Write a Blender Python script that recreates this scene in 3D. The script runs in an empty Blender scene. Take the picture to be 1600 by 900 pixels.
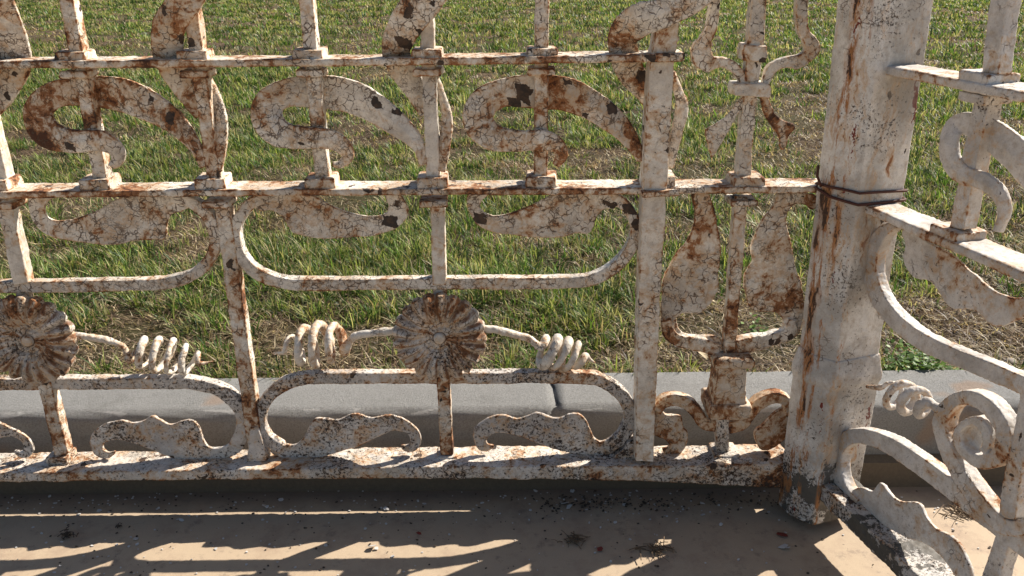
import bpy, bmesh, math, random
import numpy as np
from mathutils import Vector, Matrix
random.seed(7); rng = np.random.default_rng(7)
S = bpy.context.scene; C = S.collection
R = math.radians
# ------------------------------------------------------------------ camera
W0, H0, F = 1600.0, 900.0, 1333.0
CAM = Vector((0, -1.35, 0.983)); PITCH = R(22.0); ROLL = 0.0085
fw = Vector((0, math.cos(PITCH), -math.sin(PITCH)))
r0 = Vector((1, 0, 0)); u0 = Vector((0, math.sin(PITCH), math.cos(PITCH)))
rt = r0*math.cos(ROLL) - u0*math.sin(ROLL); up = u0*math.cos(ROLL) + r0*math.sin(ROLL)
cd = bpy.data.cameras.new('camera'); cam = bpy.data.objects.new('camera', cd); C.objects.link(cam)
cd.sensor_width = 36; cd.lens = 36*F/W0; cd.clip_start = 0.02; cd.clip_end = 2000
m = Matrix((rt, up, -fw)).transposed().to_4x4(); m.translation = CAM; cam.matrix_world = m
S.camera = cam
# ------------------------------------------------------------------ light
SUN_EL, SUN_AZ = R(39.5), R(58)
tosun = Vector((math.sin(SUN_AZ)*math.cos(SUN_EL), math.cos(SUN_AZ)*math.cos(SUN_EL), math.sin(SUN_EL)))
w = bpy.data.worlds.new('World'); S.world = w; w.use_nodes = True
nt = w.node_tree; bg = nt.nodes['Background']; sky = nt.nodes.new('ShaderNodeTexSky')
sky.sky_type = 'NISHITA'; sky.sun_disc = False; sky.sun_elevation = SUN_EL; sky.sun_rotation = SUN_AZ
nt.links.new(sky.outputs[0], bg.inputs[0]); bg.inputs[1].default_value = 0.058
sl = bpy.data.lights.new('sun', 'SUN'); sl.energy = 5.0; sl.angle = R(0.53); sl.color = (1, 0.93, 0.83)
so = bpy.data.objects.new('sun', sl); C.objects.link(so)
so.rotation_euler = tosun.to_track_quat('Z', 'Y').to_euler(); so.location = tosun*8
S.view_settings.view_transform = 'Standard'; S.view_settings.look = 'None'
S.view_settings.exposure = 0.85; S.view_settings.gamma = 1; S.view_settings.use_curve_mapping = False
S.cycles.max_bounces = 4; S.cycles.use_denoising = True

# ------------------------------------------------------------------ node helpers
class NT:
    def __init__(s, name):
        s.m = bpy.data.materials.new(name); s.m.use_nodes = True; s.t = s.m.node_tree
        s.b = s.t.nodes['Principled BSDF']; s.out = s.t.nodes['Material Output']
        s.co = s.n('ShaderNodeTexCoord').outputs['Object']
    def n(s, k, **kw):
        o = s.t.nodes.new(k)
        for a, v in kw.items(): setattr(o, a, v)
        return o
    def put(s, sock, v):
        if isinstance(v, bpy.types.NodeSocket): s.t.links.new(v, sock)
        elif isinstance(v, (tuple, list)) and sock.type == 'RGBA': sock.default_value = tuple(v)+((1,) if len(v) == 3 else ())
        else: sock.default_value = v
    def map(s, v, sc=(1, 1, 1), loc=(0, 0, 0)):
        o = s.n('ShaderNodeMapping'); s.put(o.inputs[0], v); o.inputs['Scale'].default_value = sc; o.inputs['Location'].default_value = loc
        return o.outputs[0]
    def noise(s, scale, detail=4, rough=0.55, v=None, dist=0.0):
        o = s.n('ShaderNodeTexNoise'); s.put(o.inputs['Vector'], v or s.co)
        o.inputs['Scale'].default_value = scale; o.inputs['Detail'].default_value = detail
        o.inputs['Roughness'].default_value = rough; o.inputs['Distortion'].default_value = dist
        return o.outputs['Fac']
    def vor(s, scale, feature='F1', v=None, out='Distance', rnd=1.0):
        o = s.n('ShaderNodeTexVoronoi', feature=feature); s.put(o.inputs['Vector'], v or s.co)
        o.inputs['Scale'].default_value = scale; o.inputs['Randomness'].default_value = rnd
        return o.outputs[out]
    def math(s, op, a, b=0.0, clamp=False):
        o = s.n('ShaderNodeMath', operation=op, use_clamp=clamp); s.put(o.inputs[0], a); s.put(o.inputs[1], b)
        return o.outputs[0]
    def ss(s, v, a, b):                       # smoothstep a..b -> 0..1
        o = s.n('ShaderNodeMapRange', interpolation_type='SMOOTHSTEP'); s.put(o.inputs['Value'], v)
        if a <= b: o.inputs[1].default_value = a; o.inputs[2].default_value = b
        else:
            o.inputs[1].default_value = b; o.inputs[2].default_value = a
            o.inputs[3].default_value = 1; o.inputs[4].default_value = 0
        return o.outputs[0]
    def mix(s, f, a, b, mode='MIX'):
        o = s.n('ShaderNodeMix', data_type='RGBA', blend_type=mode)
        s.put(o.inputs[0], f); s.put(o.inputs[6], a); s.put(o.inputs[7], b)
        return o.outputs[2]
    def sep(s, v):
        o = s.n('ShaderNodeSeparateXYZ'); s.put(o.inputs[0], v); return o.outputs
    def bump(s, h, dist=0.001, strength=1.0, n=None):
        o = s.n('ShaderNodeBump'); s.put(o.inputs['Height'], h); o.inputs['Distance'].default_value = dist
        o.inputs['Strength'].default_value = strength
        if n: s.put(o.inputs['Normal'], n)
        return o.outputs[0]
    def warp(s, v, scale, amt):
        o = s.n('ShaderNodeTexNoise'); s.put(o.inputs['Vector'], v); o.inputs['Scale'].default_value = scale; o.inputs['Detail'].default_value = 3
        a = s.n('ShaderNodeVectorMath', operation='SUBTRACT'); s.put(a.inputs[0], o.outputs['Color']); a.inputs[1].default_value = (.5, .5, .5)
        b = s.n('ShaderNodeVectorMath', operation='SCALE'); s.put(b.inputs[0], a.outputs[0]); b.inputs['Scale'].default_value = amt
        c = s.n('ShaderNodeVectorMath', operation='ADD'); s.put(c.inputs[0], v); s.put(c.inputs[1], b.outputs[0])
        return c.outputs[0]
    def fin(s, col, rough=0.6, normal=None, spec=0.3):
        s.put(s.b.inputs['Base Color'], col); s.put(s.b.inputs['Roughness'], rough)
        s.b.inputs['Specular IOR Level'].default_value = spec
        if normal: s.put(s.b.inputs['Normal'], normal)
        return s.m

def paint(name, rust=0.5, crack=0.6, chip=0.3, pit=0.2, low=0.0, base=(.78, .725, .635), grey=(.50, .45, .385), seed=0.0, red=0.0, streak=False, polar=None, spots=(), ridges=()):
    n = NT(name)
    co = n.map(n.co, loc=(seed*1.7, seed*.9, seed*2.3))
    # paint tone
    t1 = n.noise(9, 6, .65, co); t2 = n.noise(70, 5, .7, co)
    col = n.mix(n.ss(t1, .40, .66), base, grey)
    col = n.mix(n.math('MULTIPLY', n.ss(t2, .45, .72), .6), col, (.36, .29, .22))
    col = n.mix(n.math('MULTIPLY', n.ss(n.noise(420, 3, .7, co), .52, .68), .35), col, (.25, .19, .14))
    # cracks
    wv = n.warp(n.warp(co, 40, .018), 130, .006)
    ed = n.vor(88, 'DISTANCE_TO_EDGE', wv); ed2 = n.vor(190, 'DISTANCE_TO_EDGE', n.warp(co, 90, .008))
    area = n.ss(n.noise(13, 3, .5, n.map(co, loc=(3, 1, 5))), .62-.3*crack, .74-.3*crack)
    area2 = n.ss(n.noise(22, 3, .5, n.map(co, loc=(7, 2, 9))), .74-.3*crack, .84-.3*crack)
    wid = n.math('ADD', n.math('MULTIPLY', n.ss(n.noise(55, 3, .6, co), .40, .66), .075), .0005)
    c1 = n.math('MULTIPLY', n.ss(n.math('DIVIDE', ed, wid), 1.1, .55), area)
    c2 = n.math('MULTIPLY', n.ss(ed2, .085, .03), n.math('MULTIPLY', area2, n.ss(n.noise(90, 2, .5, co), .42, .58)))
    ck = n.math('MAXIMUM', c1, n.math('MULTIPLY', c2, .8), True)
    # rust staining: pale halo, orange, dark core
    co2 = n.warp(co, 30, .03)
    if polar:
        dv = n.n('ShaderNodeVectorMath', operation='SUBTRACT'); n.put(dv.inputs[0], n.co); dv.inputs[1].default_value = (polar[0], 0, polar[1])
        sx = n.sep(dv.outputs[0]); th_ = n.math('ARCTAN2', sx[2], sx[0])
        rr_ = n.math('SQRT', n.math('ADD', n.math('MULTIPLY', sx[0], sx[0]), n.math('MULTIPLY', sx[2], sx[2])))
        cb = n.n('ShaderNodeCombineXYZ'); n.put(cb.inputs[0], n.math('MULTIPLY', n.math('COSINE', th_), .11)); n.put(cb.inputs[1], n.math('MULTIPLY', n.math('SINE', th_), .11)); n.put(cb.inputs[2], n.math('MULTIPLY', rr_, .9))
        co2 = n.warp(cb.outputs[0], 60, .012)
    if streak: co2 = n.map(co2, (1.6, 1.6, .22))
    rn = n.math('ADD', n.math('MULTIPLY', n.noise(15, 5, .7, co2, .3), .62), n.math('MULTIPLY', n.noise(75, 5, .7, co2), .38))
    geo = n.n('ShaderNodeNewGeometry').outputs['Pointiness']
    edge = n.math('MULTIPLY', n.ss(geo, .51, .58), .11)
    rn = n.math('ADD', rn, edge)
    th = .655 - .175*rust
    halo = n.math('MULTIPLY', n.ss(rn, th-.09, th+.015), .7)
    rm = n.ss(rn, th-.005, th+.045)
    core = n.ss(rn, th+.055, th+.10)
    rcol = n.mix(n.noise(120, 5, .7, co), (.37, .135, .035), (.15, .052, .02))
    col = n.mix(halo, col, (.52, .33, .17))
    col = n.mix(n.math('MULTIPLY', rm, .88), col, rcol)
    col = n.mix(core, col, (.085, .036, .02))
    col = n.mix(n.math('MULTIPLY', ck, .85), col, (.10, .062, .04))
    # chips of missing paint, bounded by crack cells
    vc = n.n('ShaderNodeTexVoronoi', feature='F1'); n.put(vc.inputs['Vector'], wv); vc.inputs['Scale'].default_value = 88
    cr = n.sep(vc.outputs['Color'])[0]
    cmask = n.math('MULTIPLY', n.ss(cr, .93-.14*chip, .935-.14*chip), n.ss(n.noise(24, 2, .5, n.map(co, loc=(1, 8, 3))), .66-.12*chip, .67-.12*chip))
    # small pits
    pn = n.noise(210, 4, .8, n.warp(co, 80, .01)); parea = n.noise(12, 2, .5, n.map(co, loc=(4, 4, 1)))
    z = n.sep(n.co)[2]
    pth = n.math('SUBTRACT', .725-.165*pit, n.math('MULTIPLY', n.math('SUBTRACT', parea, .5), .35))
    if low > 0: pth = n.math('SUBTRACT', pth, n.math('MULTIPLY', n.ss(z, low+.05, low-.03), .10))
    pits = n.ss(n.math('SUBTRACT', pn, pth), 0, .03)
    hole = n.math('MAXIMUM', cmask, pits, True)
    if spots:
        wsp = n.sep(n.warp(n.warp(n.co, 60, .022), 170, .008))
        for (sx_, sz_, sr_, sq_) in spots:
            dx_ = n.math('DIVIDE', n.math('SUBTRACT', wsp[0], sx_), sr_*sq_); dz_ = n.math('DIVIDE', n.math('SUBTRACT', wsp[2], sz_), sr_)
            dd = n.math('MAXIMUM', n.math('ABSOLUTE', dx_), n.math('ABSOLUTE', n.math('ADD', dz_, n.math('MULTIPLY', dx_, .35))))
            hole = n.math('MAXIMUM', hole, n.ss(dd, 1.0, .93), True)
    if low > 0:                               # large bare patches towards the foot
        ln = n.noise(16, 8, .72, n.map(co, loc=(9, 3, 2)))
        lt = n.math('ADD', .47, n.math('MULTIPLY', n.ss(z, low-.05, low+.09), .33))
        bare = n.ss(n.math('SUBTRACT', ln, lt), 0, .012)
        hole = n.math('MAXIMUM', hole, bare, True)
    hc = n.mix(n.ss(n.noise(90, 4, .6, co), .4, .62), (.045, .034, .028), (.085, .055, .038))
    if low > 0: hc = n.mix(bare, hc, n.mix(n.noise(60, 4, .7, co), (.07, .066, .058), (.13, .115, .095)))
    col = n.mix(hole, col, hc)
    if red > 0:
        rd = n.noise(26, 4, .6, n.map(n.warp(co, 60, .02), (1.8, 1.8, .22), (2, 6, 1)))
        col = n.mix(n.ss(rd, .735-.1*red, .745-.1*red), col, (.17, .03, .02))
    if polar:
        gm_ = n.math('ABSOLUTE', n.math('COSINE', n.math('MULTIPLY', n.math('ADD', th_, n.math('MULTIPLY', n.noise(30, 2, .5), .12)), polar[2]/2)))
        gm_ = n.math('MULTIPLY', n.ss(gm_, .62, .15), n.math('MULTIPLY', n.ss(rr_, .030, .046), n.ss(n.noise(38, 4, .65), .36, .56)))
        col = n.mix(n.math('MULTIPLY', gm_, .9), col, n.mix(n.noise(160, 3), (.30, .12, .04), (.09, .04, .022)))
        rim = n.math('MULTIPLY', n.math('MULTIPLY', n.ss(rr_, .0075, .0095), n.ss(rr_, .0135, .011)), .8)
        col = n.mix(rim, col, (.09, .055, .04))
    if ridges:
        gx = n.math('MULTIPLY', n.ss(n.sep(n.co)[0], -.022, -.012), n.ss(n.noise(11, 6, .7, n.map(n.co, (1, 1, .6), (4, 4, 7))), .40, .60))
        col = n.mix(n.math('MULTIPLY', gx, .55), col, (.25, .235, .21))
    for (rx_, k_) in ridges:
        wr = n.sep(n.warp(n.map(n.co, (1, 1, .3)), 45, .02))
        ds = n.ss(n.math('ABSOLUTE', n.math('SUBTRACT', wr[0], rx_)), .0065, .001)
        rs = n.noise(30, 6, .75, n.map(co, (1, 1, .22), (rx_*90, 0, 4)))
        col = n.mix(n.math('MULTIPLY', ds, n.ss(rs, .50-.06*k_, .56-.06*k_)), col, (.36, .16, .06))
        col = n.mix(n.math('MULTIPLY', n.ss(ds, .3, .6), n.ss(rs, .58-.06*k_, .61-.06*k_)), col, (.06, .032, .022))
    # relief
    h = n.math('MULTIPLY', n.math('MAXIMUM', ck, hole), -1.0)
    h = n.math('ADD', h, n.math('MULTIPLY', n.noise(260, 5, .7, co), .45))
    h = n.math('ADD', h, n.math('MULTIPLY', n.noise(45, 4, .6, co), 1.3))
    h = n.math('SUBTRACT', h, n.math('MULTIPLY', n.math('MULTIPLY', rm, n.noise(400, 3, .7, co)), .7))
    nm = n.bump(h, .0011, .9)
    rg = n.math('ADD', n.math('MULTIPLY', rm, .25), .58)
    return n.fin(col, rg, nm, .25)

M = {}
M['std']   = paint('flaking_white_paint', rust=.52, crack=.30, chip=.2, pit=.25, seed=1)
M['crack'] = paint('cracked_white_paint', rust=.52, crack=.85, chip=.7, pit=.15, seed=2)
M['rusty'] = paint('rust_stained_paint', rust=.80, crack=.7, chip=.5, pit=.3, seed=3)
M['heavy'] = paint('heavily_rusted_paint', rust=.88, crack=.5, chip=.2, pit=.45, seed=4, base=(.64,.56,.46))
M['pit']   = paint('pitted_white_paint', rust=.58, crack=.35, chip=.2, pit=1.0, seed=5, base=(.68,.63,.57), grey=(.45,.41,.37))
M['rail']  = paint('bottom_rail_paint', rust=.62, crack=.5, chip=.4, pit=.9, seed=6, low=.055, base=(.70,.64,.57))
#M['sill']  = paint('peeling_bottom_rail_paint', rust=.55, crack=.4, chip=.3, pit=.9, low=-.0, seed=6.4)
M['side']  = paint('weathered_white_paint', rust=.42, crack=.15, chip=.06, pit=.42, seed=8, base=(.68,.64,.59), grey=(.45,.42,.385))
M['sidelow'] = paint('peeling_white_paint', rust=.36, crack=.4, chip=.5, pit=.6, low=.12, seed=9, base=(.60,.565,.52), grey=(.42,.40,.37))
M['pillar'] = paint('peeling_pillar_paint', rust=.35, crack=.05, chip=.15, pit=.62, low=.13, seed=10.5, base=(.70,.68,.64), grey=(.40,.38,.35), red=.62, streak=True, ridges=((-.056, .15), (-.043, -.1), (-.016, -.5)))

def mat_wire():
    n = NT('rusty_wire'); return n.fin(n.mix(n.noise(200), (.11, .04, .025), (.05, .02, .015)), .7, n.bump(n.noise(900), .0003))
M['wire'] = mat_wire()
def mat_conc():
    n = NT('kerb_concrete'); g = n.noise(5, 6, .6); f = n.noise(300, 5, .85); sp = n.noise(900, 2, .6)
    c = n.mix(g, (.205, .203, .196), (.30, .297, .287))
    c = n.mix(n.math('MULTIPLY', n.ss(f, .44, .62), .6), c, (.13, .122, .11))
    c = n.mix(n.math('MULTIPLY', n.ss(sp, .62, .70), .6), c, (.45, .44, .42))
    ln = n.noise(30, 4, .6, n.map(n.co, (.35, 1, 1)))
    z = n.sep(n.co)[2]
    edge_pale = n.math('MULTIPLY', n.ss(ln, .55, .62), n.math('MULTIPLY', n.ss(z, .148, .152), n.ss(z, .159, .157)))  # paler smears kept to the rounded upper front edge
    c = n.mix(n.math('MULTIPLY', edge_pale, .45), c, (.62, .60, .57))
    st = n.ss(n.noise(6, 3, .5, n.map(n.co, loc=(5, 2, 0))), .63, .72)
    c = n.mix(n.math('MULTIPLY', st, .45), c, (.30, .18, .10))
    z2 = n.ss(n.noise(12, 5, .7), .5, .7)
    c = n.mix(n.math('MULTIPLY', z2, .35), c, (.12, .115, .105))
    h = n.math('ADD', f, n.math('MULTIPLY', n.noise(60, 4), .6))
    return n.fin(c, .85, n.bump(h, .0028, 1.0), .2)
M['kerb'] = mat_conc()
def mat_pave():
    n = NT('beige_pavement'); g = n.noise(2.2, 5, .6); st = n.noise(11, 6, .7); f = n.noise(700, 3, .7)
    c = n.mix(g, (.49, .375, .255), (.41, .32, .225))
    c = n.mix(n.math('MULTIPLY', n.ss(st, .46, .70), .6), c, (.30, .21, .15))
    c = n.mix(n.math('MULTIPLY', n.ss(n.noise(28, 6, .75, n.map(n.co, loc=(2, 4, 0))), .54, .68), .6), c, (.21, .16, .125))
    sp = n.ss(n.vor(75, 'F1', n.warp(n.co, 60, .01)), .11, .07)
    sp = n.math('MULTIPLY', sp, n.ss(n.noise(25, 2, .5), .50, .60))
    c = n.mix(n.math('MULTIPLY', sp, .75), c, (.10, .075, .06))
    c = n.mix(n.math('MULTIPLY', n.ss(f, .52, .70), .45), c, (.22, .17, .13))
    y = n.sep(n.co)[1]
    near_kerb = n.math('MULTIPLY', n.ss(n.math('ADD', y, n.math('MULTIPLY', n.noise(14, 5, .7), .05)), -.01, .06), .8)  # darker brown towards the kerb foot, edge broken by noise
    c = n.mix(near_kerb, c, (.13, .10, .075))
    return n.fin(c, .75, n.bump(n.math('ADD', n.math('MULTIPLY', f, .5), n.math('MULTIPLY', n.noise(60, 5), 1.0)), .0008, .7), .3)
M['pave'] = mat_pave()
def mat_soil():
    n = NT('lawn_soil'); a = n.noise(14, 8, .75); b = n.noise(90, 6, .8); d = n.noise(1.6, 4, .6)
    c = n.mix(n.ss(b, .35, .68), (.042, .030, .021), (.19, .135, .085))
    c = n.mix(n.math('MULTIPLY', n.ss(a, .48, .62), .5), c, (.26, .19, .12))
    c = n.mix(n.math('MULTIPLY', n.ss(d, .45, .6), .5), c, (.07, .085, .028))
    return n.fin(c, .95, n.bump(n.math('ADD', a, b), .02, 1.0), .1)
M['soil'] = mat_soil()
def mat_leafy(name, trans=.40):
    n = NT(name); at = n.n('ShaderNodeVertexColor'); at.layer_name = 'Col'
    c = at.outputs['Color']; n.fin(c, .5, None, .35)
    tr = n.n('ShaderNodeBsdfTranslucent'); n.put(tr.inputs[0], n.mix(.55, c, (1.25, 1.2, .55), 'MULTIPLY'))
    mx = n.n('ShaderNodeMixShader'); mx.inputs[0].default_value = trans
    n.t.links.new(n.b.outputs[0], mx.inputs[1]); n.t.links.new(tr.outputs[0], mx.inputs[2]); n.t.links.new(mx.outputs[0], n.out.inputs[0])
    return n.m
M['grass'] = mat_leafy('grass_blades')
def mat_flat(name, c, c2=None, rough=.8):
    n = NT(name); return n.fin(n.mix(n.noise(150, 4, .7), c, c2 or tuple(x*.6 for x in c)), rough, n.bump(n.noise(400, 3), .0005))
M['chipw'] = mat_flat('white_paint_flake', (.62, .60, .57), (.40, .38, .36))
M['twig'] = mat_flat('dry_twigs', (.22, .15, .09), (.08, .055, .035))
M['redscrap'] = mat_flat('red_flake', (.26, .045, .03), (.12, .03, .025))
M['dark'] = mat_flat('dark_litter', (.11, .08, .055), (.045, .035, .028))
M['stone'] = mat_flat('pale_stone', (.36, .31, .26), (.22, .19, .16))
M['dryleaf'] = mat_flat('dry_leaf', (.55, .47, .33), (.33, .24, .13))
M['mortar'] = mat_flat('brown_mortar', (.16, .125, .085), (.08, .062, .045))

# ------------------------------------------------------------------ planes: photo point -> place on a real vertical plane
class Plane:
    def __init__(s, O, D):
        s.O = Vector(O); s.D = Vector(D).normalized(); s.N = Vector((s.D.y, -s.D.x, 0))
    def pt(s, px, py, off=0.0):
        d = fw*F + rt*(px-W0/2) - up*(py-H0/2)
        O = s.O + s.N*off
        t = (O-CAM).dot(s.N)/d.dot(s.N)
        return CAM + d*t
FRONT = Plane((0, 0, 0), (1, 0, 0))
def ground(px, py, z=0.0):
    d = fw*F + rt*(px-W0/2) - up*(py-H0/2)
    return CAM + d*((z-CAM.z)/d.z)

def cr(pts, k, closed=False):
    """Catmull-Rom through tuples"""
    n = len(pts); out = []
    P = [np.array(p, float) for p in pts]
    rngk = range(n if closed else n-1)
    for i in rngk:
        a = P[(i-1) % n] if (closed or i > 0) else P[0]*2-P[1]
        b = P[i]; c = P[(i+1) % n]
        d = P[(i+2) % n] if (closed or i+2 < n) else P[-1]*2-P[-2]
        for j in range(k):
            t = j/k
            out.append(.5*((2*b)+(-a+c)*t+(2*a-5*b+4*c-d)*t*t+(-a+3*b-3*c+d)*t**3))
    if not closed: out.append(P[-1])
    return out

# shape collectors: everything is added to a bmesh in world space
def sweep(bm, pl, pts, depth, k=6, off=None, w=None, bulge=0.0):
    pp = []
    for p in pts:
        p = list(p)
        if len(p) == 2: p = p+[off, w]
        elif len(p) == 3: p = [p[0], p[1], off, p[2]]
        pp.append(p)
    q = cr(pp, k) if len(pp) > 2 else cr(pp, 1)
    rings = []
    for i, p in enumerate(q):
        a = q[max(i-1, 0)]; b = q[min(i+1, len(q)-1)]
        t = np.array([b[0]-a[0], b[1]-a[1]]); L = np.hypot(*t) or 1; t /= L
        nx, ny = -t[1], t[0]; hw = max(p[3], 1)/2
        A = pl.pt(p[0]+nx*hw, p[1]+ny*hw, p[2]); B = pl.pt(p[0]-nx*hw, p[1]-ny*hw, p[2])
        if bulge:
            Cm = (A+B)/2 + pl.N*bulge
            vs = [A, Cm, B, B-pl.N*depth, A-pl.N*depth]
        else: vs = [A, B, B-pl.N*depth, A-pl.N*depth]
        rings.append([bm.verts.new(v) for v in vs])
    m = len(rings[0])
    for r1, r2 in zip(rings, rings[1:]):
        for j in range(m): bm.faces.new((r1[j], r1[(j+1) % m], r2[(j+1) % m], r2[j]))
    bm.faces.new(rings[0]); bm.faces.new(list(reversed(rings[-1])))

def plate(bm, pl, outline, off, depth, k=4):
    q = cr(outline, k, True)
    fr = [bm.verts.new(pl.pt(p[0], p[1], off)) for p in q]
    bk = [bm.verts.new(v.co - pl.N*depth) for v in fr]
    n = len(q)
    bm.faces.new(fr); bm.faces.new(list(reversed(bk)))
    for i in range(n): bm.faces.new((fr[i], bk[i], bk[(i+1) % n], fr[(i+1) % n]))

def box(bm, pl, c, sx, sy, sz, rot=0.0, taper=1.0):
    D = pl.D*math.cos(rot)+pl.N*math.sin(rot); N = pl.N*math.cos(rot)-pl.D*math.sin(rot)
    vs = []
    for z in (-1, 1):
        f = taper if z > 0 else 1
        for a, b in ((-1, -1), (1, -1), (1, 1), (-1, 1)):
            vs.append(bm.verts.new(c + D*a*sx/2*f + N*b*sy/2*f + Vector((0, 0, z*sz/2))))
    for f in ((3, 2, 1, 0), (4, 5, 6, 7), (0, 1, 5, 4), (1, 2, 6, 5), (2, 3, 7, 6), (3, 0, 4, 7)): bm.faces.new([vs[i] for i in f])

def tube(bm, pts, rad, n=10):
    rings = []; pts = [Vector(p) for p in pts]
    prev = None
    for i, p in enumerate(pts):
        t = (pts[min(i+1, len(pts)-1)]-pts[max(i-1, 0)]).normalized()
        if prev is None: a = t.orthogonal().normalized()
        else: a = (prev - t*prev.dot(t)).normalized()
        prev = a; b = t.cross(a)
        r = rad[i] if hasattr(rad, '__len__') else rad
        rings.append([bm.verts.new(p+(a*math.cos(2*math.pi*j/n)+b*math.sin(2*math.pi*j/n))*r) for j in range(n)])
    for r1, r2 in zip(rings, rings[1:]):
        for j in range(n): bm.faces.new((r1[j], r1[(j+1) % n], r2[(j+1) % n], r2[j]))
    bm.faces.new(list(reversed(rings[0]))); bm.faces.new(rings[-1])

# clouds used to roughen the metal
tx1 = bpy.data.textures.new('lumps', 'CLOUDS'); tx1.noise_scale = .035; tx1.noise_depth = 3
tx2 = bpy.data.textures.new('flakes', 'CLOUDS'); tx2.noise_scale = .007; tx2.noise_depth = 2
def thing(name, label, cat, loc=(0, 0, 0), group=None):
    o = bpy.data.objects.new(name, None); C.objects.link(o); o.location = loc
    o.empty_display_size = .05
    o['label'] = label; o['category'] = cat
    if group: o['group'] = group
    return o
def tag(o, label, cat, group=None, kind=None):
    if label: o['label'] = label
    if cat: o['category'] = cat
    if group: o['group'] = group
    if kind: o['kind'] = kind
    return o
def top_of(o):
    while o.parent: o = o.parent
    return o
def link(name, me, mat, parent=None, smooth=True):
    o = bpy.data.objects.new(name, me); C.objects.link(o); me.materials.append(mat)
    if smooth: me.polygons.foreach_set('use_smooth', [True]*len(me.polygons))
    if parent:
        o.parent = parent
    return o
def part(name, bm, mat, parent, vox=.0018, lump=.0035, flake=.0016):
    """cast-iron part: closed shapes fused by voxel remesh, then roughened, baked to one mesh"""
    base = top_of(parent).location if parent else Vector((0, 0, 0))
    bmesh.ops.recalc_face_normals(bm, faces=bm.faces)
    bmesh.ops.translate(bm, verts=bm.verts, vec=-base)
    me = bpy.data.meshes.new(name); bm.to_mesh(me); bm.free()
    t = bpy.data.objects.new('tmp', me); C.objects.link(t)
    r = t.modifiers.new('r', 'REMESH'); r.mode = 'VOXEL'; r.voxel_size = vox; r.use_smooth_shade = True
    s = t.modifiers.new('s', 'SMOOTH'); s.factor = .5; s.iterations = 2
    for tx, st in ((tx1, lump), (tx2, flake)):
        d = t.modifiers.new('d', 'DISPLACE'); d.texture = tx; d.strength = st; d.mid_level = .5; d.texture_coords = 'LOCAL'
    dg = bpy.context.evaluated_depsgraph_get(); dg.update()
    me2 = bpy.data.meshes.new_from_object(t.evaluated_get(dg), depsgraph=dg)
    bpy.data.objects.remove(t); bpy.data.meshes.remove(me)
    me2.name = name
    return link(name, me2, mat, parent)
def plain(name, bm, mat, parent=None, smooth=True):
    base = top_of(parent).location if parent else Vector((0, 0, 0))
    bmesh.ops.recalc_face_normals(bm, faces=bm.faces)
    bmesh.ops.translate(bm, verts=bm.verts, vec=-base)
    me = bpy.data.meshes.new(name); bm.to_mesh(me); bm.free()
    return link(name, me, mat, parent, smooth)
def grid_sheet(name, xs, ys, zf, mat):
    X, Y = np.meshgrid(xs, ys); Z = zf(X, Y)
    v = np.stack([X, Y, Z], -1).reshape(-1, 3); nx, ny = len(xs), len(ys)
    i = (np.arange(ny-1)[:, None]*nx+np.arange(nx-1)[None]).reshape(-1)
    f = np.stack([i, i+1, i+nx+1, i+nx], -1)
    me = bpy.data.meshes.new(name); me.from_pydata(v.tolist(), [], f.tolist())
    return link(name, me, mat)

# ------------------------------------------------------------------ the setting
KF, KB, KZ = .066, .212, .160          # kerb front, back, height
GZ = .140                               # lawn level
def vnoise(x, y, seed=0):
    r = np.random.default_rng(seed); o = 0
    for _ in range(7):
        a = r.uniform(0, 6.28); f = r.uniform(.7, 1.5); ph = r.uniform(0, 6.28, 2)
        o = o + np.sin((x*np.cos(a)+y*np.sin(a))*f+ph[0])*np.sin((-x*np.sin(a)+y*np.cos(a))*f*1.1+ph[1])
    return o/2.6
def lawn_z(x, y): return GZ + (.010*vnoise(x*3, y*3, 5)+.010*vnoise(x*11, y*11, 6))*np.clip((y-KB)*2.5, 0, 1)
xs = np.concatenate([np.linspace(-400, -14, 14), np.linspace(-12, 12, 401), np.linspace(14, 400, 14)])
ys = np.concatenate([np.linspace(KB-.03, 5, 160), np.linspace(5.3, 20, 50), np.linspace(25, 600, 20)])
lawn = grid_sheet('lawn_ground', xs, ys, lawn_z, M['soil']); tag(lawn, None, None, kind='structure')
pv = grid_sheet('pavement', np.linspace(-30, 30, 61), np.linspace(-30, .30, 31), lambda x, y: 0*x, M['pave']); tag(pv, None, None, kind='structure')

def kerb(name, x0, x1, dz, wob):
    prof = [(KF+.004, -.02), (KF+.002, .04), (KF, .095)]
    R0 = .024
    for a in range(0, 10):
        t = math.pi/2*a/9; prof.append((KF+R0-R0*math.cos(t), KZ+dz-R0+R0*math.sin(t)*1.0))
    prof += [(KB-.06, KZ+dz), (KB-.008, KZ+dz+.001), (KB, KZ+dz-.006), (KB, -.02)]
    n = max(int((x1-x0)/.02), 2); bm = bmesh.new(); rings = []
    for i in range(n+1):
        x = x0+(x1-x0)*i/n; row = []
        for j, (y, z) in enumerate(prof):
            dx = 0
            if wob == 'r' and i == n: dx = .010*math.sin(j*.75)+.004*math.sin(j*2.1)
            if wob == 'l' and i == 0: dx = .010*math.sin(j*.75)+.004*math.sin(j*2.1)+.0012*math.sin(j*5)
            row.append(bm.verts.new((x+dx, y+.0008*math.sin(x*31+j), z+.0006*math.sin(x*23))))
        rings.append(row)
    for r1, r2 in zip(rings, rings[1:]):
        for j in range(len(prof)-1): bm.faces.new((r1[j], r2[j], r2[j+1], r1[j+1]))
    bm.faces.new(rings[0]); bm.faces.new(list(reversed(rings[-1])))
    return tag(plain(name, bm, M['kerb']), None, None, kind='structure')
xj = ground(868, 625, KZ).x
kerb('kerb', -6, xj-.0003, 0, 'r'); kerb('kerb', xj+.0003, 6, .005, 'l')
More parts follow.
